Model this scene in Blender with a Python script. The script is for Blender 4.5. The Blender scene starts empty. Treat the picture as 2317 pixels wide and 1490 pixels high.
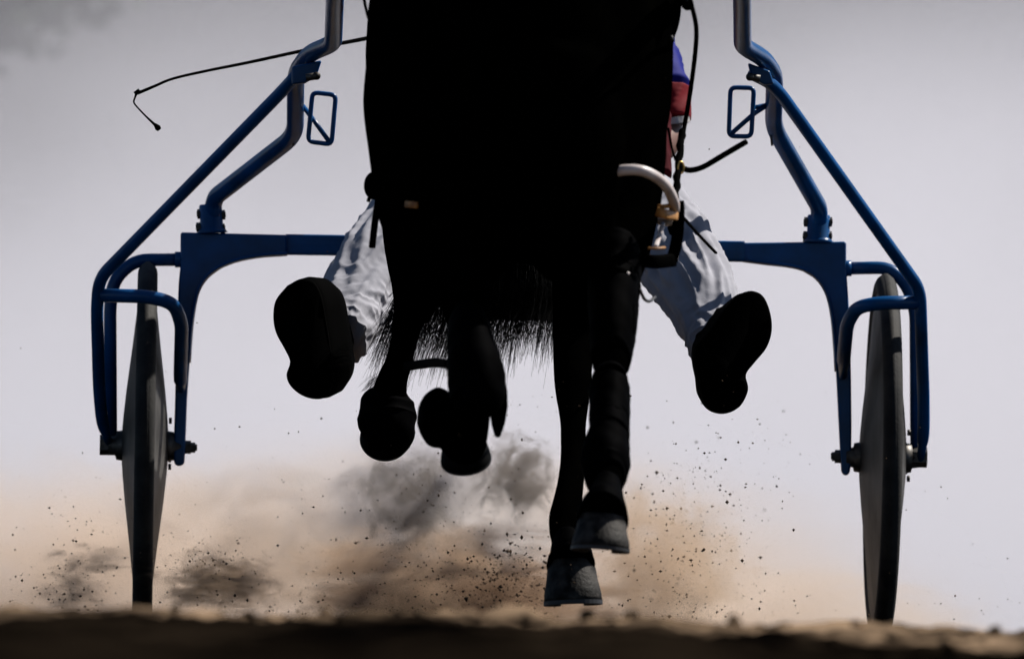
import bpy, bmesh, math, random
import numpy as np
from mathutils import Vector, Matrix, noise as mnoise

random.seed(7)
rng = np.random.default_rng(11)
scene = bpy.context.scene
col = scene.collection
R = math.radians

# ------------------------------------------------------------------ camera
F = 27700.0                      # focal length in photo pixels (2317 wide)
CZ = 0.042                       # the camera lies almost on the track
TILT = math.atan(650 / F)
ROLL = R(0.9)
cam_d = bpy.data.cameras.new('camera')
cam_d.sensor_width = 36.0
cam_d.lens = F / 2317 * 36.0
cam_d.clip_start = 0.1
cam_d.clip_end = 6000
cam = bpy.data.objects.new('camera', cam_d)
col.objects.link(cam)
_U = Vector((0, -math.sin(TILT), math.cos(TILT)))
_X = Vector((1, 0, 0))
_Fw = Vector((0, math.cos(TILT), math.sin(TILT)))
_r = _X * math.cos(ROLL) + _U * math.sin(ROLL)
_u = -_X * math.sin(ROLL) + _U * math.cos(ROLL)
cam.matrix_world = Matrix(((_r.x, _u.x, -_Fw.x, 0), (_r.y, _u.y, -_Fw.y, 0), (_r.z, _u.z, -_Fw.z, CZ), (0, 0, 0, 1)))
cam_d.dof.use_dof = True
cam_d.dof.focus_distance = 22.9
cam_d.dof.aperture_fstop = 8.0
scene.camera = cam

# ------------------------------------------------------------------ sky, sun, exposure
SUN_EL, SUN_AZ = R(47), R(61)    # azimuth clockwise from +Y (the far side), so the sun stands to the right
world = bpy.data.worlds.new('World')
scene.world = world
world.use_nodes = True
wn = world.node_tree
bg = wn.nodes['Background']
sky = wn.nodes.new('ShaderNodeTexSky')
sky.sky_type = 'NISHITA'
sky.sun_disc = False
sky.sun_elevation = SUN_EL
sky.sun_rotation = SUN_AZ
sky.dust_density = 0.4
sky.air_density = 0.7
wn.links.new(sky.outputs[0], bg.inputs[0])
bg.inputs[1].default_value = 0.05
sun_d = bpy.data.lights.new('sun', 'SUN')
sun_d.energy = 5.0
sun_d.angle = R(0.5)
sun_d.color = (1.0, 0.95, 0.88)
sun = bpy.data.objects.new('sun', sun_d)
col.objects.link(sun)
_sd = Vector((math.sin(SUN_AZ) * math.cos(SUN_EL), math.cos(SUN_AZ) * math.cos(SUN_EL), math.sin(SUN_EL)))
sun.rotation_euler = (-_sd).to_track_quat('-Z', 'Y').to_euler()
sun.location = (20, 30, 40)
vs = scene.view_settings
vs.view_transform = 'Standard'
vs.look = 'None'
vs.exposure = 0.52
vs.gamma = 1.0
vs.use_curve_mapping = False
cy = scene.cycles
cy.use_denoising = True
cy.max_bounces = 6
cy.volume_bounces = 2
cy.transparent_max_bounces = 8
cy.volume_step_rate = 1.5
cy.volume_max_steps = 256


# ------------------------------------------------------------------ helpers
def P(px, py, Y):
    """point of the place seen at a photo pixel, at distance Y along the track"""
    d = _r * ((px - 1158.5) / F) - _u * ((py - 745.0) / F) + _Fw
    return Vector((0, 0, CZ)) + d * (Y / d.y)


def S(Y):
    return Y / F


def mat(name, color, rough=0.6, metal=0.0, spec=0.5, coat=0.0, var=None, scale=30.0, bump=0.0, bscale=200.0, sheen=0.0, detail=4.0):
    m = bpy.data.materials.new(name)
    m.use_nodes = True
    nt = m.node_tree
    b = nt.nodes['Principled BSDF']
    b.inputs['Base Color'].default_value = (*color, 1)
    b.inputs['Roughness'].default_value = rough
    b.inputs['Metallic'].default_value = metal
    b.inputs['Specular IOR Level'].default_value = spec
    b.inputs['Coat Weight'].default_value = coat
    b.inputs['Coat Roughness'].default_value = 0.08
    if sheen:
        b.inputs['Sheen Weight'].default_value = sheen
    tc = nt.nodes.new('ShaderNodeTexCoord')
    if var:
        n = nt.nodes.new('ShaderNodeTexNoise')
        n.inputs['Scale'].default_value = scale
        n.inputs['Detail'].default_value = detail
        nt.links.new(tc.outputs['Object'], n.inputs['Vector'])
        r = nt.nodes.new('ShaderNodeValToRGB')
        r.color_ramp.elements[0].position = 0.35
        r.color_ramp.elements[1].position = 0.68
        r.color_ramp.elements[0].color = (*color, 1)
        r.color_ramp.elements[1].color = (*var, 1)
        nt.links.new(n.outputs[0], r.inputs[0])
        nt.links.new(r.outputs[0], b.inputs['Base Color'])
    if bump:
        n2 = nt.nodes.new('ShaderNodeTexNoise')
        n2.inputs['Scale'].default_value = bscale
        n2.inputs['Detail'].default_value = 5
        nt.links.new(tc.outputs['Object'], n2.inputs['Vector'])
        bp = nt.nodes.new('ShaderNodeBump')
        bp.inputs['Strength'].default_value = bump
        bp.inputs['Distance'].default_value = 0.004
        nt.links.new(n2.outputs[0], bp.inputs['Height'])
        nt.links.new(bp.outputs[0], b.inputs['Normal'])
    return m


M = {}
M['blue'] = mat('blue_paint', (0.0005, 0.075, 0.25), 0.3, spec=0.25, coat=0.0, var=(0.002, 0.046, 0.14), scale=13, bump=0.05, bscale=60)
M['bolt'] = mat('dirty_steel', (0.10, 0.095, 0.09), 0.5, metal=0.8, var=(0.04, 0.035, 0.03), scale=60)
M['rubber'] = mat('tyre_rubber', (0.014, 0.014, 0.014), 0.75, spec=0.2, var=(0.035, 0.033, 0.03), scale=24, bump=0.2, bscale=150)
M['disc'] = mat('wheel_cover_plastic', (0.075, 0.073, 0.07), 0.5, spec=0.05, var=(0.012, 0.011, 0.010), scale=9)
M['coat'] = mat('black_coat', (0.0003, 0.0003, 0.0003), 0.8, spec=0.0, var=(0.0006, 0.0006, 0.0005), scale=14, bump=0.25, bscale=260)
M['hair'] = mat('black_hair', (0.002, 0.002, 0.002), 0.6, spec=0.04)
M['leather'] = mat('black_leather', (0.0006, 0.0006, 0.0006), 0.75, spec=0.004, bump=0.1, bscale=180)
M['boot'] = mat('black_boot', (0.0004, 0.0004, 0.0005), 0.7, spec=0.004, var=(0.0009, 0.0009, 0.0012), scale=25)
M['tan'] = mat('tan_leather', (0.42, 0.20, 0.05), 0.5, var=(0.20, 0.08, 0.02), scale=60)
M['white_plastic'] = mat('white_plastic', (0.62, 0.57, 0.56), 0.35, var=(0.5, 0.42, 0.40), scale=30)
M['brass'] = mat('brass', (0.6, 0.38, 0.12), 0.35, metal=1.0)
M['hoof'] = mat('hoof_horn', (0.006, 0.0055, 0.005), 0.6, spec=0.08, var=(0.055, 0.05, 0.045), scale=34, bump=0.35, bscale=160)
M['shaded_horn'] = mat('shaded_horn', (0.0015, 0.0015, 0.0015), 0.6, spec=0.03, var=(.004, .004, .004), scale=20)  # hoof horn with shade put into the colour, for the lifted hooves
M['iron'] = mat('worn_iron', (0.03, 0.03, 0.032), 0.5, metal=0.5)
M['trouser'] = mat('white_trouser_cloth', (0.38, 0.38, 0.42), 0.85, spec=0.02, var=(0.26, 0.26, 0.29), scale=8, bump=0.12, bscale=300)
M['blue_silk'] = mat('blue_silk', (0.004, 0.008, 0.16), 0.7, spec=.1)
M['red_silk'] = mat('red_silk', (0.15, 0.004, 0.009), 0.7, spec=.1)
M['maroon'] = mat('maroon_cloth', (0.05, 0.004, 0.007), 0.8, spec=.05)
M['white_cloth'] = mat('white_cloth', (0.4, 0.38, 0.38), 0.8)
M['skin'] = mat('skin', (0.12, 0.05, 0.03), 0.55)
M['helmet'] = mat('helmet_shell', (0.05, 0.06, 0.30), 0.25, coat=0.5)
M['eye'] = mat('dark_eye', (0.004, 0.003, 0.002), 0.1)
M['leaf'] = mat('dark_foliage', (0.016, 0.028, 0.013), 0.8, spec=0.1, var=(0.03, 0.045, 0.02), scale=0.6)
M['grain'] = mat('flying_soil', (0.035, 0.024, 0.017), 0.95, spec=0.05, var=(0.10, 0.065, 0.04), scale=3)


def recentre(me):
    n = len(me.vertices)
    co = np.empty(n * 3, np.float32)
    me.vertices.foreach_get('co', co)
    co = co.reshape(-1, 3)
    c = (co.min(0) + co.max(0)) / 2
    co -= c
    me.vertices.foreach_set('co', co.ravel())
    me.update()
    return Vector([float(v) for v in c])


def root_of(o):
    v = Vector((0, 0, 0))
    while o is not None:
        v = v + o.location
        o = o.parent
    return v


def link_mesh(name, me, m, parent=None, smooth=True):
    """vertices are given in the place's own coordinates; the origin moves to the piece's middle"""
    c = recentre(me)
    o = bpy.data.objects.new(name, me)
    col.objects.link(o)
    if m is not None:
        me.materials.append(m)
    if smooth:
        me.polygons.foreach_set('use_smooth', [True] * len(me.polygons))
    if parent is not None:
        o.parent = parent
        o.location = c - root_of(parent)
    else:
        o.location = c
    return o


class MB:
    def __init__(self):
        self.v, self.f = [], []

    def add(self, vs_, fs_):
        k = len(self.v)
        self.v += [tuple(p) for p in vs_]
        self.f += [tuple(i + k for i in f) for f in fs_]
        return self

    def mesh(self, name='m'):
        me = bpy.data.meshes.new(name)
        me.from_pydata(self.v, [], self.f)
        me.validate()
        bm = bmesh.new()
        bm.from_mesh(me)
        bmesh.ops.recalc_face_normals(bm, faces=bm.faces)
        bm.to_mesh(me)
        bm.free()
        return me

    def build(self, name, m, parent=None, smooth=True, bevel=0.0):
        o = link_mesh(name, self.mesh(name), m, parent, smooth)
        if bevel:
            b = o.modifiers.new('bevel', 'BEVEL')
            b.width = bevel
            b.segments = 2
            b.limit_method = 'ANGLE'
            b.angle_limit = R(35)
            b.harden_normals = True
        return o


def catmull(pts, rad, n=6):
    """smooth a list of vectors and radius tuples"""
    pts = [Vector(p) for p in pts]
    rad = [np.array(r if hasattr(r, '__len__') else (r, r), float) for r in rad]
    if len(pts) < 3:
        return pts, rad
    A = [pts[0] * 2 - pts[1]] + pts + [pts[-1] * 2 - pts[-2]]
    B = [rad[0]] + rad + [rad[-1]]
    op, orr = [], []
    for i in range(1, len(A) - 2):
        for k in range(n):
            t = k / n
            c = (-.5 * t + t * t - .5 * t ** 3, 1 - 2.5 * t * t + 1.5 * t ** 3, .5 * t + 2 * t * t - 1.5 * t ** 3, -.5 * t * t + .5 * t ** 3)
            op.append(A[i - 1] * c[0] + A[i] * c[1] + A[i + 1] * c[2] + A[i + 2] * c[3])
            orr.append(B[i] * (1 - t) + B[i + 1] * t)
    op.append(pts[-1])
    orr.append(rad[-1])
    return op, orr


def loft(pts, rad, segs=20, smooth=6, ref=Vector((1, 0, 0)), caps=True, power=2.0, mod=None, close=False):
    """rings of superellipses along a path: first radius along ref, the second across it"""
    if smooth:
        pts, rad = catmull(pts, rad, smooth)
    else:
        pts = [Vector(p) for p in pts]
        rad = [np.array(r if hasattr(r, '__len__') else (r, r), float) for r in rad]
    n = len(pts)
    vs_, fs_ = [], []
    length = 0.0
    for i, p in enumerate(pts):
        if close:
            t = pts[(i + 1) % n] - pts[i - 1]
        else:
            t = pts[min(i + 1, n - 1)] - pts[max(i - 1, 0)]
        t.normalize()
        a = ref - t * ref.dot(t)
        if a.length < 1e-3:
            a = Vector((0, 0, 1)) - t * t.z
        a.normalize()
        b = t.cross(a)
        if i:
            length += (pts[i] - pts[i - 1]).length
        for k in range(segs):
            th = 2 * math.pi * k / segs
            c, s = math.cos(th), math.sin(th)
            c = math.copysign(abs(c) ** (2 / power), c)
            s = math.copysign(abs(s) ** (2 / power), s)
            q = 1.0 if mod is None else mod(i / max(n - 1, 1), th, length)
            vs_.append(p + a * (c * rad[i][0] * q) + b * (s * rad[i][1] * q))
    for i in range(n if close else n - 1):
        j = (i + 1) % n
        for k in range(segs):
            k2 = (k + 1) % segs
            fs_.append((i * segs + k, i * segs + k2, j * segs + k2, j * segs + k))
    if caps and not close:
        fs_.append(tuple(range(segs - 1, -1, -1)))
        fs_.append(tuple((n - 1) * segs + k for k in range(segs)))
    return vs_, fs_


def bend(pts, r=0.04, n=5):
    """a polyline with rounded corners"""
    pts = [Vector(p) for p in pts]
    out = [pts[0]]
    for i in range(1, len(pts) - 1):
        a, b, c = pts[i - 1], pts[i], pts[i + 1]
        d1, d2 = (a - b), (c - b)
        q = min(r, d1.length * .48, d2.length * .48)
        s, e = b + d1.normalized() * q, b + d2.normalized() * q
        for k in range(n + 1):
            t = k / n
            out.append(s * (1 - t) ** 2 + b * (2 * t * (1 - t)) + e * t * t)
    out.append(pts[-1])
    return out


def pipe(pts, r, corner=0.04, segs=16, flat=1.0, ref=Vector((1, 0, 0)), close=False):
    q = bend(pts, corner) if not close else [Vector(p) for p in pts]
    return loft(q, [(r, r * flat)] * len(q), segs, 0, ref, True, 2.0, None, close)


def cyl(a, b, r, segs=12):
    return loft([a, b], [r, r], segs, 0, Vector((0, 0, 1)) if abs((Vector(b) - Vector(a)).normalized().z) < .8 else Vector((1, 0, 0)))


def extrude_px(poly, Y0, Y1, curve=None):
    """an outline in the photo standing between two depths (straight slab with real thickness)"""
    n = len(poly)
    a = [P(x, y, Y0) for x, y in poly]
    d = Vector((0, Y1 - Y0, 0))
    b = [p + d for p in a]
    fs_ = [tuple(range(n)), tuple(range(2 * n - 1, n - 1, -1))]
    fs_ += [(i, i + n, (i + 1) % n + n, (i + 1) % n) for i in range(n)]
    return a + b, fs_


def remesh(mb, voxel, smooth_it=6, name='body'):
    me = mb.mesh(name)
    o = bpy.data.objects.new('tmp', me)
    col.objects.link(o)
    r = o.modifiers.new('r', 'REMESH')
    r.mode = 'VOXEL'
    r.voxel_size = voxel
    s = o.modifiers.new('s', 'SMOOTH')
    s.factor = 0.5
    s.iterations = smooth_it
    dg = bpy.context.evaluated_depsgraph_get()
    new = bpy.data.meshes.new_from_object(o.evaluated_get(dg))
    bpy.data.objects.remove(o)
    bpy.data.meshes.remove(me)
    new.materials.clear()
    return new


def empty(name, loc):
    o = bpy.data.objects.new(name, None)
    col.objects.link(o)
    o.location = loc
    o.empty_display_size = 0.2
    return o


def tag(o, label=None, cat=None, group=None, kind=None):
    if label:
        o['label'] = label
    if cat:
        o['category'] = cat
    if group:
        o['group'] = group
    if kind:
        o['kind'] = kind
    return o


# ------------------------------------------------------------------ ground: one sheet to the horizon
def vnoise(x, y, seed):
    """value noise on arrays"""
    xi, yi = np.floor(x).astype(np.int64), np.floor(y).astype(np.int64)
    fx, fy = x - xi, y - yi
    fx, fy = fx * fx * (3 - 2 * fx), fy * fy * (3 - 2 * fy)

    def h(a, b):
        n = (a * 374761393 + b * 668265263 + seed * 1442695041) & 0x7fffffff
        n = ((n ^ (n >> 13)) * 1274126177) & 0x7fffffff
        return ((n ^ (n >> 16)) & 0xffff) / 65535.0
    return (h(xi, yi) * (1 - fx) + h(xi + 1, yi) * fx) * (1 - fy) + (h(xi, yi + 1) * (1 - fx) + h(xi + 1, yi + 1) * fx) * fy


def ground_z(x, y):
    w = np.clip((2.6 - np.abs(x)) / 1.0, 0, 1) * np.clip((y - 6) / 3, 0, 1) * np.clip((34 - y) / 8, 0, 1)
    # the harrowed track rises a little between the camera and the cart
    berm = np.exp(-((y - 16.4) / 1.5) ** 2) * 0.027 + np.exp(-((y - 19.2) / 1.6) ** 2) * 0.016 + np.exp(-((y - 13.0) / 1.2) ** 2) * 0.008
    big = (vnoise(x * 2.2, y * 1.3, 1) - .5) * 0.024 + (vnoise(x * 6, y * 3.0, 2) - .5) * 0.028
    small = (vnoise(x * 15, y * 9, 3) - .5) * 0.016 + np.abs(vnoise(x * 34, y * 22, 4) - .5) * 0.012 + np.abs(vnoise(x * 90, y * 60, 6) - .5) * 0.005
    berm = berm - .014 * np.clip((x - .1) / .5, 0, 1)
    amp = np.where(y > 20.0, 0.6, 1.0)
    far = (vnoise(x * .15, y * .15, 5) - .5) * 0.02
    near_cart = np.clip((y - 20.5) / 1.5, 0, 1)
    z = w * (berm + (big + small * 1.2) * amp - near_cart * 0.012) + far * (1 - w) * np.clip((np.abs(x) + np.abs(y)) / 60, 0, 1)
    return z


dx = np.arange(-1.8, 1.8001, 0.011)
ox = 1.8 + np.cumsum(np.geomspace(0.03, 500, 48))
xs = np.concatenate([-ox[::-1], dx, ox])
dy1 = np.arange(10.0, 20.5, 0.030)
dy2 = np.arange(20.5, 26.0, 0.05)
oy = 26 + np.cumsum(np.geomspace(0.08, 500, 44))
iy = 10 - np.cumsum(np.geomspace(0.08, 200, 34))
ys = np.concatenate([iy[::-1], dy1, dy2, oy])
gx, gy = np.meshgrid(xs, ys)
gz = ground_z(gx, gy)
nx, ny = len(xs), len(ys)
gv = np.stack([gx, gy, gz], -1).reshape(-1, 3).astype(np.float32)
ii = (np.arange(ny - 1)[:, None] * nx + np.arange(nx - 1)[None, :]).ravel()
gf = np.stack([ii, ii + 1, ii + 1 + nx, ii + nx], -1).astype(np.int32)


def mesh_np(name, v, f):
    me = bpy.data.meshes.new(name)
    k = f.shape[1]
    me.vertices.add(len(v))
    me.vertices.foreach_set('co', np.ascontiguousarray(v, np.float32).ravel())
    me.loops.add(f.size)
    me.loops.foreach_set('vertex_index', np.ascontiguousarray(f, np.int32).ravel())
    me.polygons.add(len(f))
    me.polygons.foreach_set('loop_start', np.arange(len(f), dtype=np.int32) * k)
    me.update(calc_edges=True)
    me.validate()
    return me


def soil_material():
    m = bpy.data.materials.new('track_soil')
    m.use_nodes = True
    nt = m.node_tree
    b = nt.nodes['Principled BSDF']
    b.inputs['Roughness'].default_value = 0.95
    b.inputs['Specular IOR Level'].default_value = 0.0
    tc = nt.nodes.new('ShaderNodeTexCoord')
    n = nt.nodes.new('ShaderNodeTexNoise')
    n.inputs['Scale'].default_value = 5.0
    n.inputs['Detail'].default_value = 6
    nt.links.new(tc.outputs['Object'], n.inputs['Vector'])
    def ramp(lo, c0, hi, c1):
        r = nt.nodes.new('ShaderNodeValToRGB')
        e = r.color_ramp.elements
        e[0].position, e[0].color = lo, (*c0, 1)
        e[1].position, e[1].color = hi, (*c1, 1)
        nt.links.new(n.outputs[0], r.inputs[0])
        return r
    shade_soil = ramp(.46, (.0007, .0006, .0006), .74, (.024, .017, .011))      # soil colour darkened to carry the shade over the foreground
    dry = ramp(.42, (.03, .021, .014), .66, (.34, .235, .15))             # dry sand of the racing line
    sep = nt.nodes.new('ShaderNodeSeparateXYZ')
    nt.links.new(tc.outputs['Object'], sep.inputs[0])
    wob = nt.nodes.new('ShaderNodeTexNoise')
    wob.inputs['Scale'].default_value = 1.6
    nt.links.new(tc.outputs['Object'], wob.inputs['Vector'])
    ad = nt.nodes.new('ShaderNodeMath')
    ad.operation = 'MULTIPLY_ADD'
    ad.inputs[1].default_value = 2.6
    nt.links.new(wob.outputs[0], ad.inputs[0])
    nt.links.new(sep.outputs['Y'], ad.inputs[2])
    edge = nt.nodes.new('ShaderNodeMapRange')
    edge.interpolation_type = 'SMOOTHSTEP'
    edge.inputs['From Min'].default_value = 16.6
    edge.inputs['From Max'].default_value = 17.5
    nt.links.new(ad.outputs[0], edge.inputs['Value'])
    far_ = nt.nodes.new('ShaderNodeMapRange')  # ground past the tan strip darkened too, to cut bounce light
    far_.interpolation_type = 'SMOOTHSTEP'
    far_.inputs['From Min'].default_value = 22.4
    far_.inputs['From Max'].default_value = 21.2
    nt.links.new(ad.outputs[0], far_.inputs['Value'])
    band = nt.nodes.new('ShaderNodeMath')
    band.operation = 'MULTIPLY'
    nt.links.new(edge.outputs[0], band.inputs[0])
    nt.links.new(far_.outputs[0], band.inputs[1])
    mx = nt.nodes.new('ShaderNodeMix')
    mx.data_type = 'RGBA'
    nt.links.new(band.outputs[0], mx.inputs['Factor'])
    nt.links.new(shade_soil.outputs[0], mx.inputs[6])
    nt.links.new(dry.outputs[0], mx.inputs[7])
    nt.links.new(mx.outputs[2], b.inputs['Base Color'])
    n2 = nt.nodes.new('ShaderNodeTexNoise')
    n2.inputs['Scale'].default_value = 160
    n2.inputs['Detail'].default_value = 6
    nt.links.new(tc.outputs['Object'], n2.inputs['Vector'])
    bp = nt.nodes.new('ShaderNodeBump')
    bp.inputs['Strength'].default_value = 0.7
    bp.inputs['Distance'].default_value = 0.006
    nt.links.new(n2.outputs[0], bp.inputs['Height'])
    nt.links.new(bp.outputs[0], b.inputs['Normal'])
    return m


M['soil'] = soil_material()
g_me = mesh_np('ground', gv, gf)
ground = bpy.data.objects.new('ground', g_me)
col.objects.link(ground)
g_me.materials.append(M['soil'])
g_me.polygons.foreach_set('use_smooth', [True] * len(g_me.polygons))
tag(ground, 'brown harrowed sand of the racing track', 'ground', kind='structure')

# ------------------------------------------------------------------ far wood behind the dust
nL = 60000
wx = rng.uniform(-26, 22, nL)
top = 11 + 3 * np.sin(wx * .35) + 2 * np.sin(wx * .9 + 1)
wz = rng.uniform(0, 1, nL) ** 0.8 * top
wy = 84 + rng.uniform(-3, 4, nL) + 0.05 * wx
c3 = np.stack([wx, wy, wz], -1)
u3 = rng.normal(size=(nL, 3))
u3 /= np.linalg.norm(u3, axis=1)[:, None]
v3 = np.cross(u3, rng.normal(size=(nL, 3)))
v3 /= np.linalg.norm(v3, axis=1)[:, None]
sz = rng.uniform(.2, .55, nL)[:, None]
wv = np.stack([c3 - u3 * sz, c3 + v3 * sz * .6, c3 + u3 * sz, c3 - v3 * sz * .6], 1).reshape(-1, 3)
wf = np.arange(nL * 4).reshape(-1, 4)
woods = bpy.data.objects.new('woods', mesh_np('woods', wv, wf))
col.objects.link(woods)
woods.data.materials.append(M['leaf'])
tag(woods, 'dark wood far behind the drifting dust', 'woods', kind='stuff')


# a nearer tree whose crown reaches into the corner of the frame
tree = empty('dark_tree', (-3.7, 49.0, 0))
tag(tree, 'dark blurred tree crown in the upper corner on the whip side', 'tree')
tk = MB().add(*loft([(-3.7, 49.0, 0), (-3.68, 49.0, 1.0), (-3.6, 49.0, 2.2), (-3.55, 49.1, 3.4), (-3.6, 49.1, 4.7)], [.22, .17, .14, .10, .04], 14, 4))
for (a_, l_) in ((.3, 1.3), (1.7, 1.2), (2.9, 1.4), (4.1, 1.2), (5.3, 1.3)):
    d_ = Vector((math.cos(a_), math.sin(a_), .55)) * l_
    b_ = Vector((-3.6, 49.05, 2.4 + .23 * a_))
    d_ = d_ * .8
    tk.add(*loft([b_, b_ + d_ * .5 + Vector((0, 0, .1)), b_ + d_], [.07, .05, .015], 8, 3))
tk.build('trunk', mat('bark', (.05, .035, .025), .9, var=(.03, .02, .015), scale=12), tree)
nT = 30000
dirs = rng.normal(size=(nT, 3))
dirs /= np.linalg.norm(dirs, axis=1)[:, None]
lob = 1 + .14 * np.sin(dirs[:, 0] * 5 + 1) * np.cos(dirs[:, 2] * 6) + .12 * np.sin(dirs[:, 1] * 9)
tc_ = np.array([-2.98, 49.0, 3.5]) + dirs * (rng.uniform(0, 1, nT) ** .4 * lob)[:, None] * np.array([1.42, 1.5, 1.5])
u3 = rng.normal(size=(nT, 3))
u3 /= np.linalg.norm(u3, axis=1)[:, None]
v3 = np.cross(u3, rng.normal(size=(nT, 3)))
v3 /= np.linalg.norm(v3, axis=1)[:, None]
sz = rng.uniform(.03, .08, nT)[:, None]
tm = mesh_np('crown', np.stack([tc_ - u3 * sz, tc_ + v3 * sz * .6, tc_ + u3 * sz, tc_ - v3 * sz * .6], 1).reshape(-1, 3), np.arange(nT * 4).reshape(-1, 4))
link_mesh('crown', tm, M['leaf'], tree, smooth=False)

# ------------------------------------------------------------------ racing cart
YL, YR = 23.98, 24.02


def YA(px):
    return YL + (YR - YL) * (px - 328) / 1669


base = P(1160, 1430, 24.0)
cart = empty('racing_cart', (base.x, 24.0, 0.0))
tag(cart, 'blue two-wheeled racing cart hitched behind the black horse', 'cart')
HW = S(24)          # metres per photo pixel at the cart


def wheel_pieces(c, axis, up):
    axis = axis.normalized()
    up = (up - axis * up.dot(axis)).normalized()
    fw = axis.cross(up)
    wroot = empty('wheel', (0, 0, 0))
    wroot.parent = cart
    wroot.location = c - cart.location

    def spin(profile, segs=96, mod=None):
        """profile: (offset along the axle, radius)"""
        m = len(profile)
        vv, ff = [], []
        for k in range(segs):
            th = 2 * math.pi * k / segs
            d = up * math.cos(th) + fw * math.sin(th)
            for (o_, r_) in profile:
                vv.append(c + axis * o_ + d * r_)
        for k in range(segs):
            k2 = (k + 1) % segs
            for i in range(m - 1):
                ff.append((k * m + i, k * m + i + 1, k2 * m + i + 1, k2 * m + i))
        return vv, ff
    Rw = 0.360
    tw = 0.0195
    prof = []
    for k in range(17):
        a = 2 * math.pi * k / 16
        prof.append((tw * math.cos(a), Rw - 0.023 + 0.023 * math.sin(a)))
    MB().add(*spin(prof)).build('tyre', M['rubber'], wroot)
    ridge = [(-.006, Rw - .0005), (-.003, Rw + .0015), (.003, Rw + .0015), (.006, Rw - .0005)]
    MB().add(*spin(ridge)).build('tread_ridge', M['rubber'], wroot)
    for s in (-1, 1):
        d = [(s * 0.0135, Rw - .032), (s * .0155, Rw - .045), (s * .0175, .285), (s * .027, .20), (s * .038, .11), (s * .043, .06), (s * .045, .034), (s * .045, .0)]
        MB().add(*spin(d)).build('wheel_cover', M['disc'], wroot)
        h = [(s * .044, .030), (s * .056, .028), (s * .058, .020), (s * .072, .018), (s * .072, .0)]
        MB().add(*spin(h, 32)).build('hub', M['bolt'], wroot)
    # valve and cover clips
    for k, rr in ((0.6, .06), (2.4, .055), (4.3, .062)):
        d = up * math.cos(k) + fw * math.sin(k)
        a = c + axis * 0.046 + d * rr
        MB().add(*cyl(a, a + axis * .006, .006, 8)).build('cover_clip', M['bolt'], wroot)
    return wroot


axis_w = (P(1997, 1037, YR) - P(328, 1010, YL)).normalized()
cL = P(328, 1008, YL)
cR = P(1997, 1035, YR)
upL = P(338, 598, YL) - P(317, 1420, YL)
upR = P(1996, 617, YR) - P(2000, 1450, YR)
wheel_pieces(cL, axis_w, upL)
wheel_pieces(cR, axis_w, upR)

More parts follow.
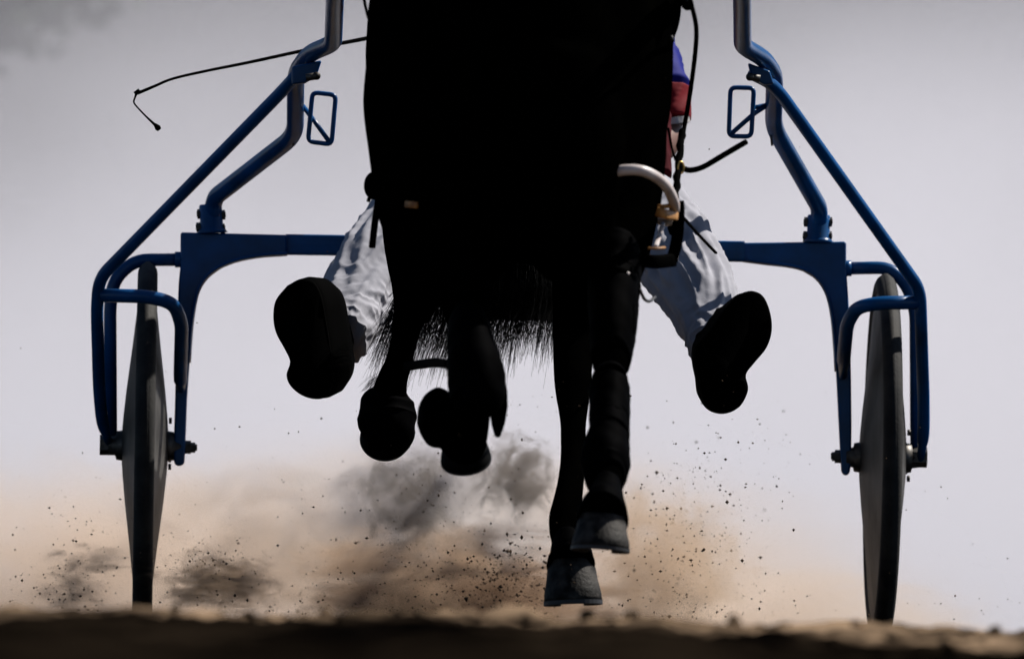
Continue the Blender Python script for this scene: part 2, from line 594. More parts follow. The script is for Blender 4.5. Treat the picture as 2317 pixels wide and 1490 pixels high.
for side in (-1, 1):
    L = side < 0
    Y = YL if L else YR

    def q(x, y, yy=None, L=L, Y=Y):
        return P(x, y, Y if yy is None else yy)
    # axle with nuts
    if L:
        ax0, ax1 = q(238, 1007), q(446, 1012)
        outn = [(243, 1006, .020, .030), (262, 1007, .016, .012)]
        inn = [(424, 1011, .013, .014), (436, 1012, .010, .010)]
        oc, ic = (248, 1007), (404, 1010)
    else:
        ax0, ax1 = q(1880, 1031), q(2098, 1034)
        outn = [(2080, 1034, .020, .030), (2062, 1034, .016, .012)]
        inn = [(1898, 1032, .013, .016), (1888, 1032, .009, .010)]
        oc, ic = (2076, 1033), (1913, 1031)
    MB().add(*cyl(ax0, ax1, .0065, 12)).build('axle', M['bolt'], cart)
    for (x, y, r, h) in outn + inn:
        a = q(x, y)
        MB().add(*cyl(a - axis_w * h / 2, a + axis_w * h / 2, r, 6)).build('nut', M['bolt'], cart, smooth=False)
    # fork leg with its plate end, the inner leg of the arch and the curved gusset
    if L:
        leg = [(408, 525), (408, 600), (404, 640), (401, 720), (398, 800), (396, 900), (393, 1000), (392, 1038), (396, 1052), (408, 1054), (417, 1048), (419, 1010), (423, 900), (430, 800), (436, 720), (442, 680),
               (450, 655), (470, 628), (500, 606), (540, 590), (590, 582), (640, 579), (650, 576), (650, 531)]
        beam = [(P(440, 551, Y), P(1200, 557, 24.0))]
    else:
        leg = [(1915, 546), (1915, 600), (1920, 680), (1924, 760), (1926, 860), (1927, 960), (1926, 1050), (1922, 1072), (1912, 1076), (1904, 1068), (1900, 1000), (1893, 860), (1887, 760), (1880, 700),
               (1868, 660), (1846, 630), (1816, 612), (1780, 602), (1740, 598), (1700, 592), (1680, 590), (1680, 549)]
    MB().add(*extrude_px(leg, Y - .016, Y + .016)).build('fork_leg', M['blue'], cart, smooth=False, bevel=.005)
    # lighter underside lip of the gusset
    if L:
        lip = [(650, 574), (600, 577), (545, 586), (500, 602), (468, 626), (449, 655), (440, 690), (433, 740), (427, 820)]
    else:
        lip = [(1680, 588), (1735, 595), (1780, 600), (1818, 609), (1848, 628), (1869, 658), (1881, 700), (1888, 760), (1893, 840)]
    lp = [q(x, y) for x, y in lip]
    MB().add(*loft(lp, [(.0045, .024)] * len(lp), 12, 3, Vector((0, 0, 1)))).build('gusset_flange', M['blue'], cart)
    # collar where the shaft plugs into the arch, with four bolts
    if L:
        c0, c1 = q(480, 527), q(476, 462)
        bolts = [(452, 484), (504, 486), (450, 514), (503, 517)]
    else:
        c0, c1 = q(1851, 548), q(1853, 486)
        bolts = [(1825, 502), (1877, 502), (1823, 534), (1876, 534)]
    colr = empty('collar', (0, 0, 0))
    colr.parent = cart
    colr.location = c0 - cart.location
    mb = MB().add(*loft([c0, c0 + (c1 - c0) * .12, c0 + (c1 - c0) * .2, c0 + (c1 - c0) * .94, c1], [.031, .026, .0225, .0225, .0205], 24, 0))
    mb.build('sleeve', M['blue'], colr)
    for (x, y) in bolts:
        a = q(x, y)
        cc = c0 + (c1 - c0) * ((a - c0).dot(c1 - c0) / (c1 - c0).length_squared)
        d = (a - cc).normalized()
        MB().add(*cyl(cc + d * .018, a + d * .006, .0055, 10)).add(*cyl(a - d * .004, a + d * .005, .0095, 6)).build('bolt', M['bolt'], colr, smooth=False)
    # shaft: from the collar up, forward beside the horse and out over the frame
    if L:
        sp = [(480, 500, Y), (484, 448, Y - .02), (668, 306, Y - .36), (669, 165, Y - .62), (700, 121, Y - .78), (754, 98, Y - .95), (758, -10, Y - 1.6), (775, -140, Y - 2.5), (800, -190, Y - 3.1)]
        hw = [19.5, 19.5, 19.5, 19.5, 20, 20, 18.5, 17, 15]
    else:
        sp = [(1852, 520, Y), (1855, 472, Y - .02), (1750, 288, Y - .36), (1753, 170, Y - .62), (1728, 132, Y - .78), (1680, 104, Y - .95), (1679, -10, Y - 1.6), (1664, -140, Y - 2.5), (1640, -190, Y - 3.1)]
        hw = [19.5, 19.5, 18.5, 18.5, 19, 19, 18, 17, 15]
    pts = [P(*a) for a in sp]
    qq = bend(pts, .055, 7)
    MB().add(*loft(qq, [.0168] * len(qq), 24, 0)).build('shaft', M['blue'], cart)
    # stay from the shaft down to the outer end of the axle
    if L:
        st = [(682, 158, Y - .70), (640, 205, Y - .62), (224, 630, Y - .28), (219, 700, Y - .26), (224, 880, Y - .10), (231, 955, Y - .04), (247, 1004, Y - .012)]
        rear = [(416, 587, Y), (305, 588, Y), (258, 632, Y), (249, 690, Y), (251, 1004, Y + .012)]
        hoop = [(228, 668, Y - .27), (330, 670, Y - .28), (392, 684, Y - .27), (411, 730, Y - .22), (408, 850, Y - .06), (410, 880, Y - .02)]
    else:
        st = [(1704, 168, Y - .74), (1752, 192, Y - .66), (2082, 655, Y - .28), (2084, 720, Y - .26), (2090, 900, Y - .08), (2090, 980, Y - .04), (2083, 1040, Y - .012)]
        rear = [(1908, 607, Y), (2010, 605, Y), (2050, 640, Y), (2072, 700, Y), (2074, 1032, Y + .012)]
        hoop = [(2078, 684, Y - .27), (1990, 685, Y - .28), (1940, 694, Y - .27), (1917, 730, Y - .22), (1910, 800, Y - .12), (1907, 850, Y - .02)]
    qq = bend([P(*a) for a in st], .07, 6)
    MB().add(*loft(qq, [.0122] * (len(qq) - 4) + [.0118, .011, .009, .007], 18, 0)).build('stay', M['blue'], cart)
    qq = bend([P(*a) for a in rear], .05, 6)
    MB().add(*loft(qq, [.0125] * len(qq), 16, 0, Vector((0, 1, 0)))).add(*cyl(P(*rear[0]), P(*rear[0]) + (P(*rear[1]) - P(*rear[0])) * .18, .0155, 16)).build('wheel_guard_tube', M['blue'], cart)
    qq = bend([P(*a) for a in hoop], .05, 7)
    MB().add(*loft(qq, [.0135] * (len(qq) - 2) + [.011, .008], 18, 0, Vector((0, 1, 0)))).build('wheel_guard_hoop', M['blue'], cart)
    # clevis that carries the stay on the shaft
    if L:
        cv = [(660, 150), (728, 136), (716, 172), (690, 188), (660, 192)]
        pin = ((692, 176), (716, 172))
    else:
        cv = [(1692, 142), (1742, 160), (1752, 190), (1728, 192), (1700, 174)]
        pin = ((1697, 174), (1720, 178))
    MB().add(*extrude_px(cv, Y - .80, Y - .77)).build('clevis', M['blue'], cart, smooth=False, bevel=.004)
    pa, pb = P(*pin[0], Y - .815), P(*pin[1], Y - .815)
    MB().add(*cyl(pa, pb, .007, 10)).add(*cyl(P(*(pin[1] if L else pin[0]), Y - .83), P(*(pin[1] if L else pin[0]), Y - .76), .008, 12)).build('clevis_pin', M['bolt'], cart)
    # stirrup loop of bent rod with its brace
    ys_ = Y - .50
    if L:
        lo = [(707, 209), (760, 215), (750, 327), (697, 320)]
        br = [(684, 238, Y - .46), (712, 275, ys_), (746, 322, ys_)]
        hk = [(664, 300, Y - .36), (664, 330, Y - .36)]
    else:
        lo = [(1653, 198), (1706, 199), (1700, 309), (1649, 308)]
        br = [(1742, 234, Y - .46), (1705, 258, ys_), (1653, 304, ys_)]
        hk = [(1744, 300, Y - .36), (1747, 330, Y - .36)]
    loop = []
    pts = [P(x, y, ys_) for x, y in lo]
    for i in range(4):
        a, b, c = pts[i - 1], pts[i], pts[(i + 1) % 4]
        s, e = b + (a - b).normalized() * .011, b + (c - b).normalized() * .011
        for k in range(5):
            t = k / 4
            loop.append(s * (1 - t) ** 2 + b * 2 * t * (1 - t) + e * t * t)
    MB().add(*loft(loop, [.0046] * len(loop), 12, 0, Vector((0, 1, 0)), False, 2.0, None, True)).build('stirrup_loop', M['blue'], cart)
    mb = MB().add(*pipe([P(*a) for a in br], .0046, .01, 10))
    if not L:
        mb.add(*pipe([P(1745, 235, Y - .46), P(1703, 244, ys_)], .004, .01, 10))
    mb.build('stirrup_brace', M['blue'], cart)
    MB().add(*pipe([P(*a) for a in hk], .0022, .01, 8)).build('hook', M['bolt'], cart)

# the beam of the arch, a rectangular tube, with its paint collars
b0, b1 = P(646, 553, 23.99), P(1684, 569, 24.01)
MB().add(*loft([b0, b1], [(.0205, .0165)] * 2, 16, 0, Vector((0, 0, 1)), True, 6.0)).build('arch_beam', M['blue'], cart, smooth=False)
# seat slung under the beam
sc0 = P(1180, 700, 24.22)
mb = MB()
seat_w = .135
secs = []
for (dy, dz, h, w) in ((-.10, .0, .020, .095), (-.09, .0, .021, .10), (.0, .0, .022, .12), (.12, .012, .024, .15), (.22, .05, .03, .155), (.27, .13, .03, .14), (.285, .16, .02, .12)):
    secs.append((sc0 + Vector((0, dy, dz)), (w, h)))
mb.add(*loft([s[0] for s in secs], [s[1] for s in secs], 24, 4, Vector((1, 0, 0)), True, 4.0))
mb.build('seat', M['leather'], cart)
for x in (1110, 1255):
    MB().add(*pipe([P(x, 569, 24.0), P(x, 600, 24.05), P(x, 670, 24.2), P(x, 690, 24.35)], .010, .03, 12)).build('seat_bracket', M['blue'], cart)
# foot bar under the seat (dusty upper edge shows between the horse's legs)
fb0, fb1 = P(1092, 701, 24.02), P(1318, 703, 24.02)
MB().add(*loft([fb0, fb1], [(.020, .018)] * 2, 16, 0, Vector((0, 0, 1)), True, 6.0)).build('seat_crossbar', M['leather'], cart)

# ------------------------------------------------------------------ horse
hb = P(1180, 1430, 22.0)
horse = empty('pacing_horse', (hb.x, 22.0, 0.0))
tag(horse, 'black horse pacing toward the viewer with two legs lifted', 'horse')
body = MB()


def leg_loft(rows, segs=22):
    """rows: px, py, Y, half width in photo pixels, half depth in metres"""
    pts = [P(a[0], a[1], a[2]) for a in rows]
    rad = [(a[3] * S(a[2]), a[4]) for a in rows]
    body.add(*loft(pts, rad, segs, 5))


# trunk
secs = [(21.10, 1180, .97, .06, .10), (21.14, 1180, .97, .15, .20), (21.24, 1180, .97, .225, .29), (21.42, 1172, 1.0, .268, .345), (21.65, 1170, 1.04, .272, .37), (22.0, 1168, 1.05, .276, .345),
        (22.35, 1170, 1.07, .278, .325), (22.6, 1175, 1.10, .262, .31), (22.8, 1178, 1.13, .225, .27), (22.95, 1178, 1.14, .13, .17), (22.99, 1178, 1.14, .06, .08)]
body.add(*loft([Vector((P(a[1], 500, a[0]).x, a[0], a[2])) for a in secs], [(a[3], a[4]) for a in secs], 36, 4, Vector((1, 0, 0)), True, 2.3))
x0 = P(1180, 300, 21.4).x
# neck and head, above the frame
body.add(*loft([(x0, 21.75, 1.12), (x0, 21.45, 1.28), (x0, 21.2, 1.48), (x0, 20.98, 1.70), (x0, 20.86, 1.86)], [(.17, .32), (.15, .27), (.11, .21), (.085, .15), (.075, .11)], 28, 5))
body.add(*loft([(x0, 20.98, 1.90), (x0, 20.86, 1.86), (x0, 20.72, 1.72), (x0, 20.60, 1.55), (x0, 20.53, 1.44), (x0, 20.50, 1.38)], [(.05, .07), (.095, .115), (.098, .115), (.065, .08), (.058, .068), (.04, .045)], 24, 5))
for s in (-1, 1):
    body.add(*loft([(x0 + s * .05, 20.92, 1.92), (x0 + s * .065, 20.91, 2.0), (x0 + s * .07, 20.89, 2.08)], [(.03, .022), (.034, .022), (.008, .006)], 14, 4))
# left fore, straight and reaching
leg_loft([(1385, 230, 21.50, 120, .17), (1392, 340, 21.46, 118, .16), (1396, 440, 21.42, 104, .14), (1396, 530, 21.38, 84, .115), (1394, 600, 21.32, 60, .09), (1390, 680, 21.26, 54, .075), (1388, 750, 21.20, 52, .065), (1384, 800, 21.17, 42, .05),
          (1380, 850, 21.13, 36, .042), (1378, 930, 21.08, 36, .04), (1376, 1000, 21.02, 42, .045), (1373, 1050, 20.98, 44, .048), (1376, 1095, 20.93, 31, .036), (1373, 1135, 20.87, 40, .044), (1366, 1180, 20.82, 48, .05)])
# left hind, reaching under the trunk
leg_loft([(1340, 330, 22.60, 120, .24), (1335, 440, 22.36, 110, .19), (1320, 540, 22.34, 86, .14), (1310, 620, 22.42, 62, .10), (1300, 700, 22.52, 50, .075), (1297, 780, 22.50, 47, .07), (1296, 860, 22.40, 43, .052), (1297, 915, 22.33, 36, .04), (1297, 960, 22.28, 30, .034),
          (1296, 1040, 22.20, 29, .033), (1289, 1110, 22.13, 32, .036), (1277, 1175, 22.07, 37, .042), (1276, 1215, 22.03, 30, .036), (1288, 1250, 21.98, 38, .044), (1294, 1280, 21.96, 42, .048)])
# right fore, folded at the knee
leg_loft([(948, 120, 21.55, 118, .17), (946, 230, 21.50, 126, .17), (958, 340, 21.44, 124, .16), (968, 440, 21.36, 121, .14), (988, 520, 21.29, 106, .12), (1012, 580, 21.22, 76, .10), (1034, 630, 21.18, 56, .085), (1052, 710, 21.11, 43, .066), (1062, 780, 21.05, 45, .06), (1074, 850, 21.00, 56, .062), (1078, 895, 20.99, 52, .055)])
leg_loft([(1078, 890, 21.00, 50, .05), (1068, 905, 21.08, 44, .04), (1046, 925, 21.17, 36, .038), (1012, 945, 21.27, 42, .042), (992, 952, 21.31, 46, .045), (1010, 965, 21.34, 40, .04), (1040, 985, 21.33, 40, .042), (1050, 1005, 21.32, 42, .044)])
# right hind, trailing
leg_loft([(985, 330, 22.62, 120, .24), (970, 440, 22.52, 112, .19), (958, 530, 22.60, 92, .14), (946, 610, 22.72, 64, .10), (938, 680, 22.80, 48, .075), (922, 730, 22.82, 34, .05), (914, 770, 22.82, 30.5, .036), (904, 815, 22.83, 31, .035), (889, 855, 22.84, 35, .038), (880, 895, 22.85, 42, .044), (876, 935, 22.85, 58, .05), (878, 965, 22.84, 48, .045), (874, 990, 22.83, 42, .04)])
# girth bulge high on the left flank, and the folded cannon's full mass
body.add(*loft([P(1440, -200, 21.7), P(1446, -60, 21.66), P(1446, 40, 21.62), P(1430, 130, 21.6)], [(.07, .12), (.076, .14), (.074, .13), (.04, .08)], 20, 4))
leg_loft([(1066, 880, 21.06, 50, .05), (1062, 920, 21.14, 50, .05), (1058, 960, 21.24, 50, .05), (1052, 1000, 21.32, 50, .045), (1050, 1020, 21.34, 46, .04)])
# chest muscles
for s in (1095, 1265):
    body.add(*loft([P(s, 150, 21.2), P(s, 330, 21.17), P(s, 480, 21.22), P(s, 590, 21.34)], [(.10, .12), (.115, .12), (.10, .10), (.04, .05)], 22, 4))
body_me = remesh(body, 0.0105, 5, 'horse_body')
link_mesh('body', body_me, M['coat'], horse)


def hoof(c, toe, down, w, h, name='hoof', m='hoof'):
    """hoof capsule with its shoe; c = middle of the coronet, toe = direction the toe points, down = coronet to sole"""
    down = Vector(down).normalized()
    toe = Vector(toe)
    toe = (toe - down * toe.dot(down)).normalized()
    sd = down.cross(toe)
    rows = []
    prof = [(0.0, .74, .70, 0.0), (.05, .80, .78, .0), (.12, .78, .76, .03), (.3, .84, .84, .10), (.5, .89, .90, .17), (.52, .895, .905, .18), (.7, .94, .95, .25), (.86, .985, .99, .31), (.92, 1.0, 1.0, .33), (1.0, 1.0, 1.0, .34)]
    vv, ff = [], []
    n = 36
    for (t, sx, sy, fwd) in prof:
        for k in range(n):
            a = 2 * math.pi * k / n
            x, y = math.cos(a), math.sin(a)
            if y < -0.55:
                y = -.55 - (abs(y) - .55) * .25          # flatter heels
            ring = 1 + .010 * math.sin(t * 46)
            vv.append(c + sd * (x * sx * w * ring) + toe * ((y * sy + fwd) * w * 1.05 * ring) + down * (t * h))
    np_ = len(prof)
    for i in range(np_ - 1):
        for k in range(n):
            k2 = (k + 1) % n
            ff.append((i * n + k, i * n + k2, (i + 1) * n + k2, (i + 1) * n + k))
    ff.append(tuple(range(n)))
    ff.append(tuple((np_ - 1) * n + k for k in range(n - 1, -1, -1)))
    ho = MB().add(vv, ff).build(name, M[m], horse)
    # shoe: an open iron band under the wall
    vv, ff = [], []
    angs = [R(-60) + R(300) * i / 30 for i in range(31)]
    for a in angs:
        x, y = math.cos(a), math.sin(a)
        if y < -0.55:
            y = -.55 - (abs(y) - .55) * .25
        for (rr, t) in ((1.02, 1.003), (1.02, 1.10), (.78, 1.10), (.78, 1.003)):
            vv.append(c + sd * (x * w * rr) + toe * ((y * rr + .34) * w * 1.05) + down * (t * h))
    for i in range(30):
        for k in range(4):
            k2 = (k + 1) % 4
            ff.append((i * 4 + k, i * 4 + k2, i * 4 + 4 + k2, i * 4 + 4 + k))
    ff.append((0, 1, 2, 3))
    ff.append((123, 122, 121, 120))
    MB().add(vv, ff).build('horseshoe', M['iron'], ho, smooth=False)
    return ho


s1 = S(20.8)
hoof(P(1363, 1163, 20.84), (0.02, -1, .1), (-.05, -.08, -1), 66 * s1, 78 * s1)
hoof(P(1292, 1262, 21.98), (0.05, -1, .06), (.05, -.05, -1), 66 * S(21.9), 98 * S(21.9))
hoof(P(1048, 975, 21.33), (0.05, -.55, -.75), (.06, .30, -.45), 57 * S(21.3), 62 * S(21.3), 'hoof', 'shaded_horn')
hoof(P(874, 935, 22.84), (0, -.35, -.9), (-.05, .72, -.50), 55 * S(22.8), 70 * S(22.8), 'hoof', 'shaded_horn')


def boot(rows, name='leg_boot', m='boot', segs=26, lab=None):
    pts = [P(a[0], a[1], a[2]) for a in rows]
    rad = [(a[3] * S(a[2]), a[4]) for a in rows]
    sd_ = rows[0][0] * .37
    o = MB().add(*loft(pts, rad, 36, 6, mod=lambda t, th, ln: 1 + .05 * mnoise.noise(Vector((math.cos(th) * 1.6 + sd_, math.sin(th) * 1.6, ln * 40))) + .02 * mnoise.noise(Vector((math.cos(th) * 4 + sd_, math.sin(th) * 4, ln * 110))))).build(name, M[m], horse)
    return o


# boots on the left fore: knee cap, tendon boot with stepped edges, fetlock cup
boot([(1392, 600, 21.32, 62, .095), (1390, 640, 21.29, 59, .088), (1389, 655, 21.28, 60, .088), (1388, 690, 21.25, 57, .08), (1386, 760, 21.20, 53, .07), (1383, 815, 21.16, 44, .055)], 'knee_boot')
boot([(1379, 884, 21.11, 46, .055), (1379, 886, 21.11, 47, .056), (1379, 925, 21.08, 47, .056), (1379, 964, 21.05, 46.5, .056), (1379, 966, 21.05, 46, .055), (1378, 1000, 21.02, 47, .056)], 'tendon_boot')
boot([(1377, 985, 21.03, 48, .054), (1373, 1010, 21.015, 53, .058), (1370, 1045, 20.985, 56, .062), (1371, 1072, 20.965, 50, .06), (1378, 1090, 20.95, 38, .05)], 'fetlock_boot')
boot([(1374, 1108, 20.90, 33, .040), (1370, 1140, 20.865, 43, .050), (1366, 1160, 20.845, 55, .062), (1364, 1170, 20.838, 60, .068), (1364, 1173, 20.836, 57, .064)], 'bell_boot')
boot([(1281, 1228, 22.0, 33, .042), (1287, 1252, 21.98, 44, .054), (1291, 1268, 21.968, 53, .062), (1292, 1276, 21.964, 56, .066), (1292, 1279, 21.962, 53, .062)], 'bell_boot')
# boots on the right fore: long guard with a pointed flap
flap = [(1078, 735), (1097, 728), (1117, 762), (1137, 822), (1148, 884), (1149, 918), (1143, 955), (1133, 985), (1126, 992), (1119, 985), (1112, 960), (1104, 900), (1092, 820)]
vv, ff = extrude_px(flap, 21.02, 21.09)
MB().add(vv, ff).build('boot_flap', M['boot'], horse, smooth=False, bevel=.006)
boot([(1058, 745, 21.08, 46, .07), (1068, 800, 21.04, 58, .074), (1078, 860, 21.0, 66, .072), (1080, 905, 20.985, 62, .066), (1078, 930, 20.98, 40, .05)], 'knee_boot')
boot([(994, 908, 21.29, 22, .03), (992, 920, 21.30, 40, .047), (989, 948, 21.32, 46, .05), (997, 978, 21.335, 40, .045), (1010, 995, 21.34, 24, .03)], 'fetlock_boot')
# fetlock boot on the right hind
boot([(880, 882, 22.86, 40, .045), (877, 905, 22.86, 60, .062), (876, 945, 22.855, 67, .068), (878, 985, 22.84, 58, .06), (872, 1015, 22.83, 40, .045)], 'fetlock_boot')

# eyes
for s in (-1, 1):
    e = bmesh.new()
    bmesh.ops.create_uvsphere(e, u_segments=14, v_segments=10, radius=.024, matrix=Matrix.Translation((x0 + s * .082, 20.73, 1.76)))
    em = bpy.data.meshes.new('eye')
    e.to_mesh(em)
    e.free()
    link_mesh('eye', em, M['eye'], horse)


# tail and mane: strands
def strands(rows, r0, segs=7, tip=.25):
    vv, ff = [], []
    for pts in rows:
        k0 = len(vv)
        n = len(pts)
        for i, p in enumerate(pts):
            r = r0 * (1 - (1 - tip) * i / (n - 1))
            for a in (0.3, 2.4, 4.5):
                vv.append((p[0] + r * math.cos(a), p[1] + r * math.sin(a), p[2]))
        for i in range(n - 1):
            for k in range(3):
                k2 = (k + 1) % 3
                ff.append((k0 + i * 3 + k, k0 + i * 3 + k2, k0 + i * 3 + 3 + k2, k0 + i * 3 + 3 + k))
    return vv, ff


rows = []
for i in range(2400):
    clump = random.random()
    u = random.uniform(-1, 1)
    if random.random() < .45:                       # locks
        u = round(u * 9) / 9 + random.gauss(0, .022)
    ex = 1048 + u * 188
    ey = 795 + random.gauss(0, 34) - 40 * max(0, u) + 12 * math.sin(u * 17)
    if u < -.35:
        ey += 8
    a = P(1120 + u * 70, 240, 22.98)
    m1 = P(1110 + u * 120, 470, 23.16 + random.gauss(0, .03))
    m2 = P(1090 + u * 180 + random.gauss(0, 6), 650, 23.2 + random.gauss(0, .04))
    e = P(ex + 22 * u + random.gauss(0, 9), ey, 23.18 + random.gauss(0, .05))
    pts, _ = catmull([a, m1, m2, e], [1, 1, 1, 1], 4)
    wob = random.uniform(0, 6)
    pts = [p + Vector((.003 * math.sin(wob + k * .9), 0, 0)) for k, p in enumerate(pts)]
    rows.append(pts)
MB().add(*strands(rows, .00095)).build('tail', M['hair'], horse)
# dock of the tail
MB().add(*loft([(x0, 22.9, 1.24), (x0 - .02, 23.0, 1.19), (x0 - .03, 23.07, 1.05), (x0 - .035, 23.1, .92)], [.045, .04, .03, .012], 14, 4)).build('tail_dock', M['coat'], horse)
rows = []
for i in range(420):
    t = random.random()
    a = Vector((x0 + .01, 20.98 + t * .62, 1.94 - t * .42))
    sd = random.uniform(.05, .13)
    rows.append([a, a + Vector((-sd, -.02, -.05)), a + Vector((-sd - .03, .0, -.18 - random.random() * .08)), a + Vector((-sd - .03, .03, -.28 - random.random() * .12))])
MB().add(*strands(rows, .0022)).build('mane', M['hair'], horse)
# feather behind the right hind fetlock and loose hairs
rows = []
for i in range(60):
    a = P(852 + random.gauss(0, 6), 862 + random.gauss(0, 10), 22.88)
    rows.append([a, a + Vector((-.006, .0, -.004)), a + Vector((-.016 - random.random() * .012, .01, -.012 - random.random() * .016))])
MB().add(*strands(rows, .0006)).build('fetlock_feather', M['hair'], horse)

# ------------------------------------------------------------------ harness
har = empty('harness', P(1180, 500, 21.2))
tag(har, 'black leather harness with white plastic leg hobble on the horse', 'harness')


def strap(pts, w, t, name='strap', m='leather', ref=Vector((1, 0, 0)), smooth=5, power=4.0):
    return MB().add(*loft([P(*a) for a in pts], [(w, t)] * len(pts), 12, smooth, ref, True, power)).build(name, M[m], har)


# long rein and trace on the right
strap([(1545, -80, 21.0), (1562, 0, 21.2), (1575, 60, 21.5), (1573, 120, 21.7), (1560, 220, 21.9), (1546, 300, 21.9), (1536, 370, 21.8), (1529, 440, 21.7), (1525, 540, 21.6)], .0042, .003, 'rein_strap', power=2.5)
brd = [P(1543 - k * 1.15 + 1.6 * math.sin(k * 1.9), 296 + k * 11.5, 21.84 - k * .012) for k in range(21)]
MB().add(*loft(brd, [(.0058 + .0016 * (k % 2), .006) for k in range(21)], 10, 3)).build('braided_strap', M['leather'], har)
strap([(1512, 290, 21.7), (1519, 330, 21.72), (1528, 362, 21.75)], .0022, .002, 'thin_cord', power=2.0)
strap([(1541, 378, 21.76), (1560, 385, 21.75), (1590, 378, 21.72), (1630, 355, 21.7), (1688, 321, 21.66)], .0052, .0052, 'rubber_strap', power=2.0, ref=Vector((0, 0, 1)))
ring = []
for k in range(14):
    a = 2 * math.pi * k / 14
    ring.append(P(1540 + 7 * math.cos(a), 379 + 13 * math.sin(a), 21.745 + .004 * math.cos(a)))
MB().add(*loft(ring, [.0022] * 14, 8, 0, Vector((0, 1, 0)), False, 2, None, True)).build('ring', M['brass'], har)
# hobble: white tube round the left fore
hob = [P(1372, 396, 21.16), P(1410, 385, 21.14), P(1455, 387, 21.14), P(1495, 408, 21.18), P(1518, 440, 21.25), P(1526, 472, 21.34), P(1512, 500, 21.6), P(1430, 470, 21.62), P(1370, 420, 21.4)]
MB().add(*loft(hob, [.0095] * 9, 16, 5, Vector((0, 1, 0)))).build('hobble_tube', M['white_plastic'], har)
strap([(1488, 468, 21.28), (1512, 466, 21.28), (1532, 462, 21.33)], .004, .005, 'keeper', 'tan', Vector((0, 0, 1)))
strap([(1486, 478, 21.27), (1505, 484, 21.27), (1530, 488, 21.33)], .0085, .004, 'keeper', 'tan', Vector((0, 0, 1)))
strap([(1534, 455, 21.36), (1536, 480, 21.36), (1532, 540, 21.36), (1520, 590, 21.36)], .0105, .006, 'hobble_strap', 'leather')
strap([(1466, 561, 21.24), (1486, 562, 21.24), (1502, 560, 21.26)], .0022, .004, 'buckle', 'tan', Vector((0, 0, 1)))
strap([(1500, 505, 21.36), (1490, 540, 21.3), (1484, 558, 21.25)], .004, .003, 'hobble_hanger', 'white_plastic')
strap([(1440, 585, 21.3), (1480, 592, 21.3), (1525, 588, 21.36)], .012, .006, 'belly_strap', 'leather', Vector((0, 0, 1)))
strap([(1540, 485, 21.4), (1580, 530, 21.9), (1620, 572, 22.5)], .0028, .002, 'thin_line')
strap([(1448, 655, 21.25), (1458, 676, 21.3), (1470, 681, 21.35), (1482, 672, 21.4)], .0028, .0028, 'hook', 'iron', power=2)
# boot strap of the left fore catching the light
strap([(1345, 618, 21.2), (1385, 606, 21.19), (1425, 622, 21.22), (1446, 650, 21.28)], .006, .004, 'boot_strap', 'leather', Vector((0, 0, 1)))
strap([(1416, 617, 21.208), (1423, 620, 21.21)], .0035, .003, 'stud', 'white_plastic', Vector((0, 0, 1)), 0, 2)
strap([(1519, 84, 21.38), (1523, 92, 21.39)], .004, .003, 'stud', 'iron', Vector((0, 0, 1)), 0, 2)
# left side: round terret ball with a strap end, small tan keeper, blue tip
e = bmesh.new()
bmesh.ops.create_uvsphere(e, u_segments=20, v_segments=14, radius=.018, matrix=Matrix.Translation(P(846, 420, 21.7)) @ Matrix.Diagonal((1.0, 1.0, 1.4, 1)))
em = bpy.data.meshes.new('ball')
e.to_mesh(em)
e.free()
link_mesh('terret_ball', em, M['leather'], har)
strap([(838, 440, 21.7), (833, 457, 21.7)], .0035, .003, 'strap_end', smooth=0)
strap([(858, 440, 21.7), (850, 490, 21.65), (842, 558, 21.6)], .0062, .004, 'hanging_strap')
strap([(918, 462, 21.19), (945, 464, 21.17)], .006, .003, 'keeper', 'tan', Vector((0, 0, 1)), 0)
strap([(818, -60, 21.2), (824, 0, 21.3), (838, 52, 21.5), (860, 90, 21.7)], .0028, .0028, 'rein_strap', power=2)
# hobble strap linking the right legs
strap([(918, 829, 22.7), (950, 824, 22.3), (985, 820, 21.6), (1018, 824, 21.15)], .0085, .005, 'hobble_link', 'leather', Vector((0, 0, 1)))
strap([(1540, -20, 21.4), (1548, 6, 21.35), (1556, 14, 21.3)], .008, .006, 'buckle_keeper', 'leather', Vector((0, 0, 1)))

# ------------------------------------------------------------------ driver
drv = empty('person', P(1182, 690, 24.3))
tag(drv, 'person in white trousers and black shoes riding the cart behind the horse', 'person')
cx = P(1182, 600, 24.3).x
hip = Vector((cx, 24.32, .78))
sk = MB()
kneeR, kneeL = P(1455, 450, 23.84), P(925, 450, 23.84)
ankR, ankL = P(1614, 748, 23.40), P(762, 738, 23.42)
sk.add(*loft([hip + Vector((0, 0, -.06)), hip + Vector((0, .02, .1)), hip + Vector((0, .10, .32)), hip + Vector((0, .08, .50)), hip + Vector((0, .05, .60)), hip + Vector((0, .03, .70))],
             [(.16, .11), (.15, .11), (.17, .115), (.16, .10), (.06, .06), (.055, .06)], 24, 4))
sk.add(*loft([hip + Vector((0, .03, .66)), hip + Vector((0, 0, .70)), hip + Vector((0, -.01, .78)), hip + Vector((0, 0, .88)), hip + Vector((0, .01, .93))], [(.05, .055), (.065, .085), (.076, .10), (.07, .09), (.03, .04)], 20, 4))
sk.add(*loft([hip + Vector((0, -.09, .79)), hip + Vector((0, -.125, .755)), hip + Vector((0, -.10, .735))], [.012, .017, .012], 10, 3))
for s in (-1, 1):
    sk.add(*loft([hip + Vector((s * .076, .0, .81)), hip + Vector((s * .083, .01, .78)), hip + Vector((s * .076, .0, .75))], [.012, .018, .012], 8, 3))
